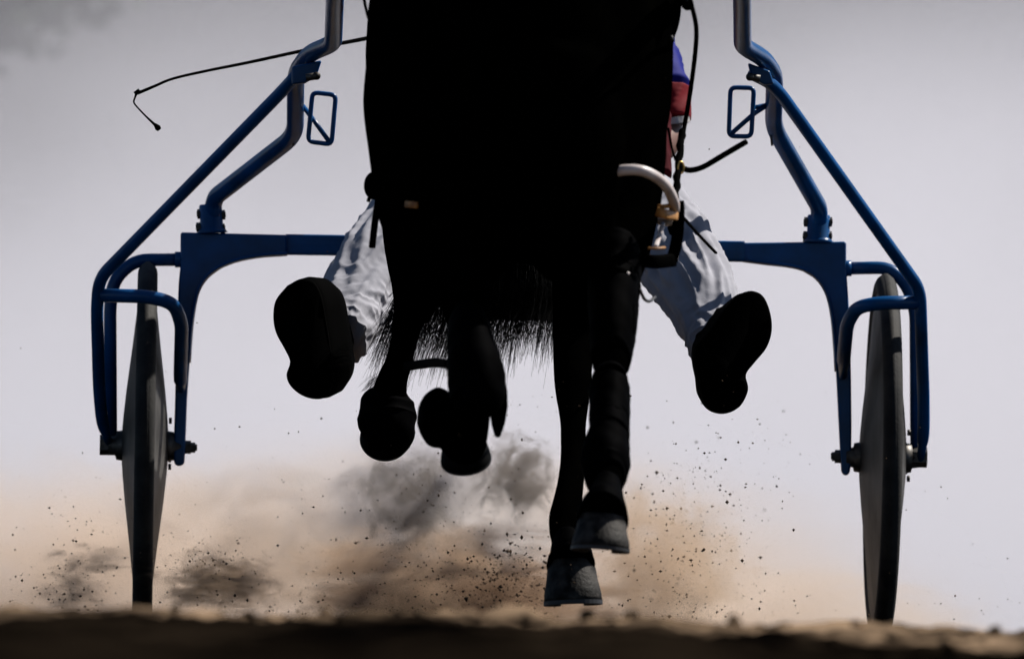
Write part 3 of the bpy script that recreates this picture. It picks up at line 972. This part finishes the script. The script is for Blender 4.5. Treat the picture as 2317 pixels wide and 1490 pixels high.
for (kn, an, s) in ((kneeR, ankR, 1), (kneeL, ankL, -1)):
    sk.add(*loft([hip + Vector((s * .09, 0, 0)), (hip + Vector((s * .09, 0, 0)) + kn) / 2, kn, (kn + an) / 2, an, an + Vector((s * .02, -.06, -.05))], [.08, .07, .052, .05, .036, .034], 18, 5))
elbR, elbL = P(1500, 300, 24.20), P(905, 235, 24.20)
hanR, hanL = P(1400, 395, 23.86), P(985, 60, 23.95)
shR, shL = hip + Vector((.19, .07, .50)), hip + Vector((-.19, .07, .50))
for (sh, el, ha) in ((shR, elbR, hanR), (shL, elbL, hanL)):
    wr = el + (ha - el) * .80
    sk.add(*loft([sh, (sh + el) / 2, el, (el + wr) / 2, wr, wr + (ha - wr) * .55], [.06, .05, .04, .042, .028, .034], 18, 5))
    d = (ha - wr).normalized()
    up = Vector((0, 0, 1)) - d * d.z
    up.normalize()
    sd = d.cross(up)
    palm = wr + (ha - wr) * .8
    for f, (off, ln) in enumerate(((-.030, .75), (-.010, .95), (.010, 1.0), (.030, .88))):
        b = palm + up * off * .9
        pts = [wr + up * off * .5, b, b + d * .032 * ln + sd * .006, b + d * .036 * ln + sd * .034 * ln, b + d * .012 + sd * .046 * ln, b - d * .004 + sd * .034]
        sk.add(*loft(pts, [.012, .0105, .0095, .009, .008, .007], 10, 4))
    pts = [wr + up * .02, wr + up * .045 + d * .02 + sd * .01, wr + up * .045 + d * .045 + sd * .03, palm + up * .02 + d * .02 + sd * .046]
    sk.add(*loft(pts, [.014, .013, .011, .008], 10, 4))
link_mesh('body', remesh(sk, .007, 4, 'driver_body'), M['skin'], drv)


# trousers with folds: seat part plus two legs
def fold(side):
    def f(t, th, ln):
        c_, s_ = math.cos(th), math.sin(th)
        wv_ = mnoise.noise(Vector((c_ * .9 + side * 4, s_ * .9, ln * 5.0)))
        long_ = 1 - abs(mnoise.noise(Vector((c_ * 2.4 + side * 9, s_ * 2.4 + wv_ * .6, ln * 4.0)))) * 2.4
        diag = 1 - abs(mnoise.noise(Vector((c_ * 1.1 + side * 3, s_ * 1.1, ln * 17 + s_ * 2.2 * side + wv_ * 1.8)))) * 2.4
        bun = 1 - abs(mnoise.noise(Vector((c_ * 1.5 - side * 3, s_ * 1.5, ln * 30 + c_ * 2.2 + wv_ * 2.6)))) * 2.4
        mic = mnoise.noise(Vector((c_ * 4.0 + side, s_ * 4.0, ln * 60)))
        low = min(1, max(0, (t - .62) / .2))
        mid = min(1, max(0, (t - .25) / .2))
        return 1 + .17 * mid * (1 - .5 * low) * long_ + .06 * mid * diag + .15 * low * bun + .03 * mid * mic
    return f


tr = MB()
legs = {
    1: [(hip + Vector((.07, .03, -.01)), .105), ((hip + Vector((.09, 0, 0)) + kneeR) / 2 + Vector((0, 0, .0)), .10), (P(1462, 462, 23.82), 80 * HW), (P(1500, 520, 23.72), 88 * HW), (P(1546, 600, 23.60), 88 * HW),
        (P(1582, 670, 23.50), 76 * HW), (P(1608, 735, 23.42), 62 * HW), (P(1624, 780, 23.36), 60 * HW), (P(1628, 795, 23.34), 58 * HW)],
    -1: [(hip + Vector((-.07, .03, -.01)), .105), ((hip + Vector((-.09, 0, 0)) + kneeL) / 2, .10), (P(930, 475, 23.82), 84 * HW), (P(888, 545, 23.72), 88 * HW), (P(842, 620, 23.60), 86 * HW),
         (P(808, 676, 23.52), 78 * HW), (P(784, 718, 23.45), 70 * HW), (P(770, 748, 23.40), 66 * HW), (P(764, 765, 23.37), 62 * HW)]}
for s, rows_ in legs.items():
    tr.add(*loft([a[0] for a in rows_], [a[1] * .94 for a in rows_], 110, 22, Vector((1, 0, 0)), True, 2.0, fold(s)))
tr.add(*loft([hip + Vector((0, 0, -.10)), hip + Vector((0, .02, .0)), hip + Vector((0, .04, .12))], [(.15, .11), (.18, .13), (.165, .125)], 40, 5))
tro = tr.build('trousers', M['trouser'], drv)
# jacket: torso in blue over red, sleeves, cuffs
jk = MB().add(*loft([hip + Vector((0, .05, .14)), hip + Vector((0, .09, .26)), hip + Vector((0, .11, .38)), hip + Vector((0, .09, .49)), hip + Vector((0, .07, .55)), hip + Vector((0, .06, .59))],
                    [(.185, .14), (.19, .14), (.20, .135), (.19, .12), (.12, .09), (.07, .07)], 40, 6, mod=lambda t, th, l: 1 + .02 * math.sin(th * 5 + l * 30)))
jk.build('jacket', M['blue_silk'], drv)
MB().add(*loft([hip + Vector((0, .02, .03)), hip + Vector((0, .04, .10)), hip + Vector((0, .06, .18))], [(.20, .15), (.195, .145), (.19, .143)], 40, 6, mod=lambda t, th, l: 1 + .02 * math.sin(th * 6 + l * 40))).build('jacket_hem', M['red_silk'], drv)


def sleeve(name, a, b, r0, r1, m, seed):
    pts = [a + (b - a) * t for t in (0, .25, .5, .75, 1)]
    rr = [r0 + (r1 - r0) * t for t in (0, .25, .5, .75, 1)]

    def f(t, th, ln):
        q = Vector((math.cos(th) * 1.3 + seed, math.sin(th) * 1.3, ln * 22))
        return 1 + .12 * (1 - 2 * abs(mnoise.noise(q)))
    MB().add(*loft(pts, rr, 48, 8, mod=f)).build(name, M[m], drv)


sleeve('sleeve', shR + Vector((-.02, 0, .03)), P(1497, 222, 24.2), .072, .060, 'blue_silk', 1)
sleeve('sleeve_band', P(1496, 212, 24.2), P(1508, 276, 24.18), .054, .046, 'red_silk', 2)
sleeve('cuff', P(1507, 270, 24.18), P(1509, 284, 24.18), .0455, .044, 'white_cloth', 3)
sleeve('sleeve', shL + Vector((.02, 0, .03)), P(915, 180, 24.2), .072, .058, 'blue_silk', 4)
sleeve('sleeve_band', P(916, 172, 24.2), P(906, 225, 24.18), .052, .046, 'red_silk', 5)
sleeve('shirt_tail', P(1474, 262, 24.05), P(1492, 398, 23.95), .036, .022, 'maroon', 6)
# helmet
hm = MB().add(*loft([hip + Vector((0, .0, .80)), hip + Vector((0, .0, .83)), hip + Vector((0, .005, .90)), hip + Vector((0, .01, .955)), hip + Vector((0, .01, .975))], [(.098, .125), (.102, .125), (.096, .115), (.06, .07), (.015, .02)], 28, 4))
hm.build('helmet', M['helmet'], drv)
for s in (-1, 1):
    e = bmesh.new()
    bmesh.ops.create_uvsphere(e, u_segments=12, v_segments=8, radius=.012, matrix=Matrix.Translation(hip + Vector((s * .03, -.098, .785))))
    em = bpy.data.meshes.new('eye')
    e.to_mesh(em)
    e.free()
    link_mesh('eye', em, M['eye'], drv)
MB().add(*loft([hip + Vector((-.025, -.092, .712)), hip + Vector((0, -.098, .710)), hip + Vector((.025, -.092, .712))], [.004, .006, .004], 8, 3)).build('mouth', M['red_silk'], drv)


def shoe(outline, steps, Y0, lab):
    """outline of the sole as it faces us; steps: offsets of the upper as it runs back to the ankle (dx, dy px, depth m, scale)"""
    n = len(outline)
    cxp = sum(p[0] for p in outline) / n
    cyp = sum(p[1] for p in outline) / n
    ol, _ = catmull([Vector((x, y, 0)) for x, y in outline] + [Vector((*outline[0], 0))], [1] * (n + 1), 4)
    ol = ol[:-1]
    n = len(ol)
    y0, y1 = min(p.y for p in ol), max(p.y for p in ol)

    def ringpts(dx_, dy_, dep, sc, squash=0.0):
        out = []
        for p in ol:
            t = (p.y - y0) / (y1 - y0)             # 0 toe, 1 heel
            depth = Y0 + dep * (1.0) - .055 * (t - .5) - .03 * max(0, .25 - t) * -4 * .5
            x = cxp + (p.x - cxp) * sc + dx_
            y = cyp + (p.y - cyp) * sc + dy_
            out.append(P(x, y, depth))
        return out

    def skin_rings(rings, cap0=True, cap1=True):
        vv = [p for r in rings for p in r]
        ff = []
        for i in range(len(rings) - 1):
            for k in range(n):
                k2 = (k + 1) % n
                ff.append((i * n + k, i * n + k2, (i + 1) * n + k2, (i + 1) * n + k))
        if cap0:
            ff.append(tuple(range(n)))
        if cap1:
            ff.append(tuple((len(rings) - 1) * n + k for k in range(n - 1, -1, -1)))
        return vv, ff
    sroot = empty('shoe', (0, 0, 0))
    sroot.parent = drv
    sroot.location = P(cxp, cyp, Y0) - drv.location
    up_rings = [ringpts(*s_) for s_ in steps]
    MB().add(*skin_rings(up_rings)).build('upper', M['leather'], sroot)
    sol = [ringpts(0, 0, .012, .975), ringpts(0, 0, -.001, .995), ringpts(0, 0, -.010, .985), ringpts(0, 0, -.013, .95)]
    MB().add(*skin_rings(sol)).build('sole', M['leather'], sroot)
    # heel block
    hl = [p for p in ol if (p.y - y0) / (y1 - y0) > .70]
    hx = sum(p.x for p in hl) / len(hl)
    hy = sum(p.y for p in hl) / len(hl)
    a = [P(hx + (p.x - hx) * .93, hy + (p.y - hy) * .93, Y0 - .022 - .012) for p in hl]
    b = [P(hx + (p.x - hx) * .97, hy + (p.y - hy) * .97, Y0 - .03 + .02) for p in hl]
    k = len(a)
    MB().add(a + b, [tuple(range(k)), tuple(range(2 * k - 1, k - 1, -1))] + [(i, i + k, (i + 1) % k + k, (i + 1) % k) for i in range(k)]).build('heel', M['leather'], sroot, smooth=False, bevel=.003)
    return sroot


solL = [(650, 645), (683, 629), (712, 638), (729, 672), (738, 720), (746, 765), (752, 810), (756, 840), (752, 872), (738, 898), (712, 903), (682, 894), (657, 873), (648, 848), (656, 818), (643, 788), (624, 752), (618, 715), (624, 678)]
shoe(solL, [(0, 0, .004, .99), (14, -3, .03, 1.0), (38, -8, .07, .95), (60, -12, .12, .80), (70, -18, .17, .58), (80, -36, .22, .46)], 23.16, 'L')
solR = [(1672, 664), (1700, 657), (1726, 668), (1742, 702), (1747, 745), (1735, 786), (1706, 822), (1688, 848), (1693, 882), (1674, 920), (1640, 934), (1606, 925), (1586, 897), (1581, 860), (1574, 825), (1573, 790), (1590, 765), (1616, 735), (1645, 692)]
shoe(solR, [(0, 0, .004, .99), (-4, 2, .03, 1.0), (-14, 0, .07, .93), (-30, -12, .12, .72), (-40, -28, .17, .52), (-46, -44, .22, .44)], 23.14, 'R')

# whip in the driver's hand
wp = [(1004, 50, 23.98), (960, 60, 23.9), (835, 86, 23.7), (700, 112, 23.5), (560, 142, 23.35), (470, 160, 23.25), (392, 178, 23.2), (350, 195, 23.18), (312, 211, 23.17)]
wr = [.006, .005, .0042, .0036, .0031, .0028, .0026, .0028, .0032]
whip = MB().add(*loft([P(*a) for a in wp], wr, 12, 5, Vector((0, 0, 1)))).build('whip', M['leather'])
tag(whip, 'thin black whip with a short lash held out past the blue shaft', 'whip')
lash = [(310, 209, 23.17), (305, 222, 23.17), (303, 232, 23.17), (312, 244, 23.17), (330, 263, 23.17), (352, 284, 23.17)]
MB().add(*loft([P(*a) for a in lash], [.0028, .0018, .0017, .0016, .0018, .0028], 8, 4)).build('lash', M['leather'], whip)
MB().add(*loft([P(350, 281, 23.17), P(357, 289, 23.17), P(361, 294, 23.17)], [.003, .006, .004], 8, 2)).build('tassel', M['leather'], whip)
MB().add(*loft([P(316, 204, 23.17), P(305, 213, 23.17)], [.0036, .0046], 8, 0)).build('tip', M['leather'], whip)


# ------------------------------------------------------------------ dust
def volume_mat(name, color, density, g=0.3, noise_scale=None, lo=.4, hi=.75, seed=0.0, edge=1.0, detail=7.0, stretch=(1, 1, 1), soft=False):
    m = bpy.data.materials.new(name)
    m.use_nodes = True
    nt = m.node_tree
    for n in list(nt.nodes):
        if n.type != 'OUTPUT_MATERIAL':
            nt.nodes.remove(n)
    out = nt.nodes['Material Output']
    v = nt.nodes.new('ShaderNodeVolumePrincipled')
    v.inputs['Color'].default_value = (*color, 1)
    v.inputs['Anisotropy'].default_value = g
    v.inputs['Density'].default_value = density
    nt.links.new(v.outputs[0], out.inputs['Volume'])
    if noise_scale or soft:
        tc = nt.nodes.new('ShaderNodeTexCoord')
        ln = nt.nodes.new('ShaderNodeVectorMath')
        ln.operation = 'LENGTH'
        nt.links.new(tc.outputs['Object'], ln.inputs[0])
        fall = nt.nodes.new('ShaderNodeMapRange')
        fall.interpolation_type = 'SMOOTHSTEP'
        fall.inputs['From Min'].default_value = 1.0
        fall.inputs['From Max'].default_value = 1.0 - edge
        nt.links.new(ln.outputs['Value'], fall.inputs['Value'])
        if soft:
            mu = nt.nodes.new('ShaderNodeMath')
            mu.operation = 'MULTIPLY'
            mu.inputs[1].default_value = density
            nz = nt.nodes.new('ShaderNodeTexNoise')
            nz.inputs['Scale'].default_value = 9.0
            nz.inputs['Detail'].default_value = 2
            mpv = nt.nodes.new('ShaderNodeMapping')
            mpv.inputs['Scale'].default_value = (2.2, .5, .35)
            nt.links.new(tc.outputs['Object'], mpv.inputs['Vector'])
            nt.links.new(mpv.outputs[0], nz.inputs['Vector'])
            nr = nt.nodes.new('ShaderNodeMapRange')
            nr.inputs['From Min'].default_value = .3
            nr.inputs['From Max'].default_value = .7
            nr.inputs['To Min'].default_value = .35
            nr.inputs['To Max'].default_value = 1.65
            nt.links.new(nz.outputs[0], nr.inputs['Value'])
            mm = nt.nodes.new('ShaderNodeMath')
            mm.operation = 'MULTIPLY'
            nt.links.new(fall.outputs[0], mm.inputs[0])
            nt.links.new(nr.outputs[0], mm.inputs[1])
            nt.links.new(mm.outputs[0], mu.inputs[0])
            nt.links.new(mu.outputs[0], v.inputs['Density'])
            return m
        mp = nt.nodes.new('ShaderNodeMapping')
        mp.inputs['Location'].default_value = (seed, seed * 1.7, seed * .6)
        mp.inputs['Scale'].default_value = stretch
        nt.links.new(tc.outputs['Object'], mp.inputs['Vector'])
        n = nt.nodes.new('ShaderNodeTexNoise')
        n.inputs['Scale'].default_value = noise_scale
        n.inputs['Detail'].default_value = detail
        n.inputs['Roughness'].default_value = .6
        n.inputs['Distortion'].default_value = 1.3
        nt.links.new(mp.outputs[0], n.inputs['Vector'])
        mr = nt.nodes.new('ShaderNodeMapRange')
        mr.inputs['From Min'].default_value = lo
        mr.inputs['From Max'].default_value = hi
        er = nt.nodes.new('ShaderNodeMapRange')          # the rim of a puff frays into wisps
        er.inputs['From Min'].default_value = 0.15
        er.inputs['From Max'].default_value = 1.0
        er.inputs['To Min'].default_value = 0.08
        er.inputs['To Max'].default_value = -0.30
        nt.links.new(ln.outputs['Value'], er.inputs['Value'])
        ea = nt.nodes.new('ShaderNodeMath')
        ea.operation = 'ADD'
        nt.links.new(n.outputs[0], ea.inputs[0])
        nt.links.new(er.outputs[0], ea.inputs[1])
        nt.links.new(ea.outputs[0], mr.inputs['Value'])
        fall.inputs['From Max'].default_value = 0.65
        mul = nt.nodes.new('ShaderNodeMath')
        mul.operation = 'MULTIPLY'
        nt.links.new(fall.outputs[0], mul.inputs[0])
        nt.links.new(mr.outputs[0], mul.inputs[1])
        mu2 = nt.nodes.new('ShaderNodeMath')
        mu2.operation = 'MULTIPLY'
        mu2.inputs[1].default_value = density
        nt.links.new(mul.outputs[0], mu2.inputs[0])
        nt.links.new(mu2.outputs[0], v.inputs['Density'])
    return m


def blob(name, c, r, m, sub=3):
    b = bmesh.new()
    bmesh.ops.create_icosphere(b, subdivisions=sub, radius=1.0)
    me = bpy.data.meshes.new(name)
    b.to_mesh(me)
    b.free()
    me.materials.append(m)
    o = bpy.data.objects.new(name, me)
    col.objects.link(o)
    o.location = c
    o.scale = r
    return o


cloud = blob('dust_cloud', (3, 50, -1.2), (40, 24, 5.2), volume_mat('hanging_dust', (.94, .932, .998), .24, .15, None, edge=1.0, soft=True), 5)
cloud.rotation_euler = (0, R(-4), 0)
tag(cloud, 'wide pale bank of hanging dust behind the cart', 'dust', kind='stuff')

BROWN, GREY, PALE = (.74, .58, .45), (.30, .28, .28), (.9, .85, .83)
TAN = (.86, .72, .60)
puffs = [  # px, py, Y, rx px, ry px, depth m, colour, density, noise, lo, hi, label
    (1000, 1400, 25.0, 1050, 420, .5, TAN, 4.6, 2.4, .18, .70, 'wide low tan dust veil across the track from wheel to hooves'),
    (90, 1350, 24.9, 520, 330, .4, TAN, 6.0, 2.4, .22, .68, 'tan dust veil filling the lower corner outside the lit wheel'),
    (1040, 1345, 23.3, 440, 180, .35, (.68, .50, .36), 26, 3.0, .34, .68, 'low brown dust cloud kicked up under the middle of the horse'),
    (1120, 1345, 22.6, 170, 95, .16, (.28, .19, .13), 60, 3.4, .44, .70, 'dark brown burst of soil beside the lowest hoof'),
    (940, 1140, 23.2, 190, 190, .2, (.30, .265, .24), 30, 2.6, .45, .72, 'smoky grey dust wisp under the two lifted hooves'),
    (1170, 1085, 23.0, 130, 130, .2, (.26, .23, .21), 38, 2.6, .41, .72, 'smoky dark dust wisp against the left side of the straight legs'),
    (1000, 1200, 23.7, 400, 260, .4, PALE, 7, 2.2, .32, .70, 'thin pale dust haze below the horse'),
    (195, 1275, 23.7, 130, 70, .15, (.46, .35, .27), 22, 2.2, .44, .74, 'dark brown dust swirl left of the wheel with the lit inner cover'),
    (165, 1340, 23.6, 110, 70, .15, (.58, .43, .31), 22, 2.2, .42, .74, 'brown spray of dirt low at the foot of the dark swirl'),
    (500, 1320, 23.8, 210, 105, .25, (.54, .39, .27), 28, 3.0, .42, .70, 'curling brown dust swirl inside the wheel with the lit cover'),
    (640, 1260, 24.4, 460, 260, .4, TAN, 6, 2.2, .30, .72, 'tan dust haze between the lit wheel and the horse'),
    (830, 1365, 23.4, 170, 70, .2, (.28, .25, .24), 26, 2.4, .40, .74, 'low grey dust streak on the ground before the brown cloud'),
    (1500, 1280, 23.4, 240, 220, .3, (.74, .58, .44), 17, 2.8, .36, .70, 'tan dust cloud trailing off beside the raised hoof'),
    (1750, 1420, 24.6, 560, 170, .4, TAN, 6, 2.2, .28, .74, 'faint low tan dust toward the shaded wheel'),
]
for i, (px, py, Y, rx, ry, rd, colr_, den, ns, lo, hi, lab) in enumerate(puffs):
    o = blob('dust_puff', P(px, py, Y), (rx * S(Y) * 1.25, rd * 1.15, ry * S(Y) * 1.2), volume_mat('dust_%d' % i, colr_, den, .3, ns, lo, hi, 3.7 * i + 1, .9), 3)
    tag(o, lab, 'dust', kind='stuff')

# flying grains and clods, one scattered mass
clus = [  # px, py, sx, sy, count, max size px
    (1130, 1325, 75, 40, 1700, 5), (1150, 1340, 34, 30, 600, 5.5), (1110, 1300, 16, 14, 40, 10), (1180, 1260, 60, 40, 300, 5), (950, 1180, 60, 90, 420, 4.5), (900, 1320, 130, 60, 420, 4.5), (830, 1230, 120, 110, 260, 4),
    (1540, 1230, 80, 120, 1100, 4.5), (1010, 1320, 150, 50, 900, 3.5), (1620, 1110, 90, 90, 260, 4), (1650, 1330, 110, 60, 200, 4), (480, 1270, 60, 30, 240, 3), (440, 1280, 110, 70, 300, 4), (470, 1265, 60, 14, 160, 3.5), (150, 1260, 90, 80, 360, 4), (160, 1340, 60, 30, 300, 4), (1158, 1375, 700, 16, 500, 4), (900, 1360, 180, 25, 300, 4), (600, 1150, 240, 150, 300, 3.5),
    (1220, 960, 60, 120, 90, 3.5), (1158, 800, 800, 420, 260, 2.4), (2100, 1200, 120, 140, 60, 3), (1720, 1030, 60, 80, 60, 4), (1090, 1010, 110, 120, 110, 3.5)]
gvv, gff = [], []
oct_f = np.array([(0, 2, 4), (2, 1, 4), (1, 3, 4), (3, 0, 4), (2, 0, 5), (1, 2, 5), (3, 1, 5), (0, 3, 5)])
oct_v = np.array([(1, 0, 0), (-1, 0, 0), (0, 1, 0), (0, -1, 0), (0, 0, 1), (0, 0, -1)], float)
cnt = 0
for (px, py, sx, sy, n, mx) in clus:
    for k in range(n):
        x, y = random.gauss(px, sx), random.gauss(py, sy)
        if y > 1400:
            y = 1400 - random.random() * 60
        Y = random.uniform(21.4, 24.6) if random.random() < .8 else random.uniform(20, 26)
        c = P(x, y, Y)
        r = (0.55 + (mx - .55) * random.random() ** 5) * S(Y) * .85
        sh = rng.normal(1, .28, (6, 1)) * oct_v * r * rng.uniform(.6, 1.3, 3)
        a = random.random() * 6.28
        ca, sa = math.cos(a), math.sin(a)
        sh = np.stack([sh[:, 0], sh[:, 1] * ca - sh[:, 2] * sa, sh[:, 1] * sa + sh[:, 2] * ca], -1)
        gvv.append(sh + np.array(c))
        gff.append(oct_f + cnt * 6)
        cnt += 1
grains = bpy.data.objects.new('flying_sand', mesh_np('flying_sand', np.concatenate(gvv), np.concatenate(gff)))
col.objects.link(grains)
grains.data.materials.append(M['grain'])
tag(grains, 'dark grains of sand and soil flying above the track', 'sand', kind='stuff')

# loose clods lying on the harrowed track, too many to count
ico = bmesh.new()
bmesh.ops.create_icosphere(ico, subdivisions=2, radius=1.0)
iv = np.array([v.co[:] for v in ico.verts])
ifc = np.array([[v.index for v in f.verts] for f in ico.faces])
ico.free()
cv_, cf_ = [], []
for k in range(1500):
    Y = random.uniform(14.2, 22.5) if k > 500 else random.uniform(17.0, 20.5)
    X = random.uniform(-1.05, 1.05) * Y / 24 * 1.15
    r = .0018 + .0075 * random.random() ** 5
    if k < 45:
        Y, r = random.uniform(15.9, 17.2), random.uniform(.004, .010)
        X = random.uniform(-.85, .85)
    z = float(ground_z(np.array([X]), np.array([Y]))[0])
    ph = rng.normal(size=(3, 3)) * 1.8
    d = 1 + .25 * np.sin(iv @ ph[0] + k) + .18 * np.sin(iv @ ph[1] * 1.7 + 2 * k)
    p = iv * d[:, None] * r * rng.uniform(.7, 1.4, 3)
    cv_.append(p + np.array([X, Y, z + r * .35]))
    cf_.append(ifc + k * len(iv))
clods = bpy.data.objects.new('dirt_clods', mesh_np('dirt_clods', np.concatenate(cv_), np.concatenate(cf_)))
col.objects.link(clods)
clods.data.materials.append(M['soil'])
tag(clods, 'loose clods of soil strewn over the track', 'soil', kind='stuff')
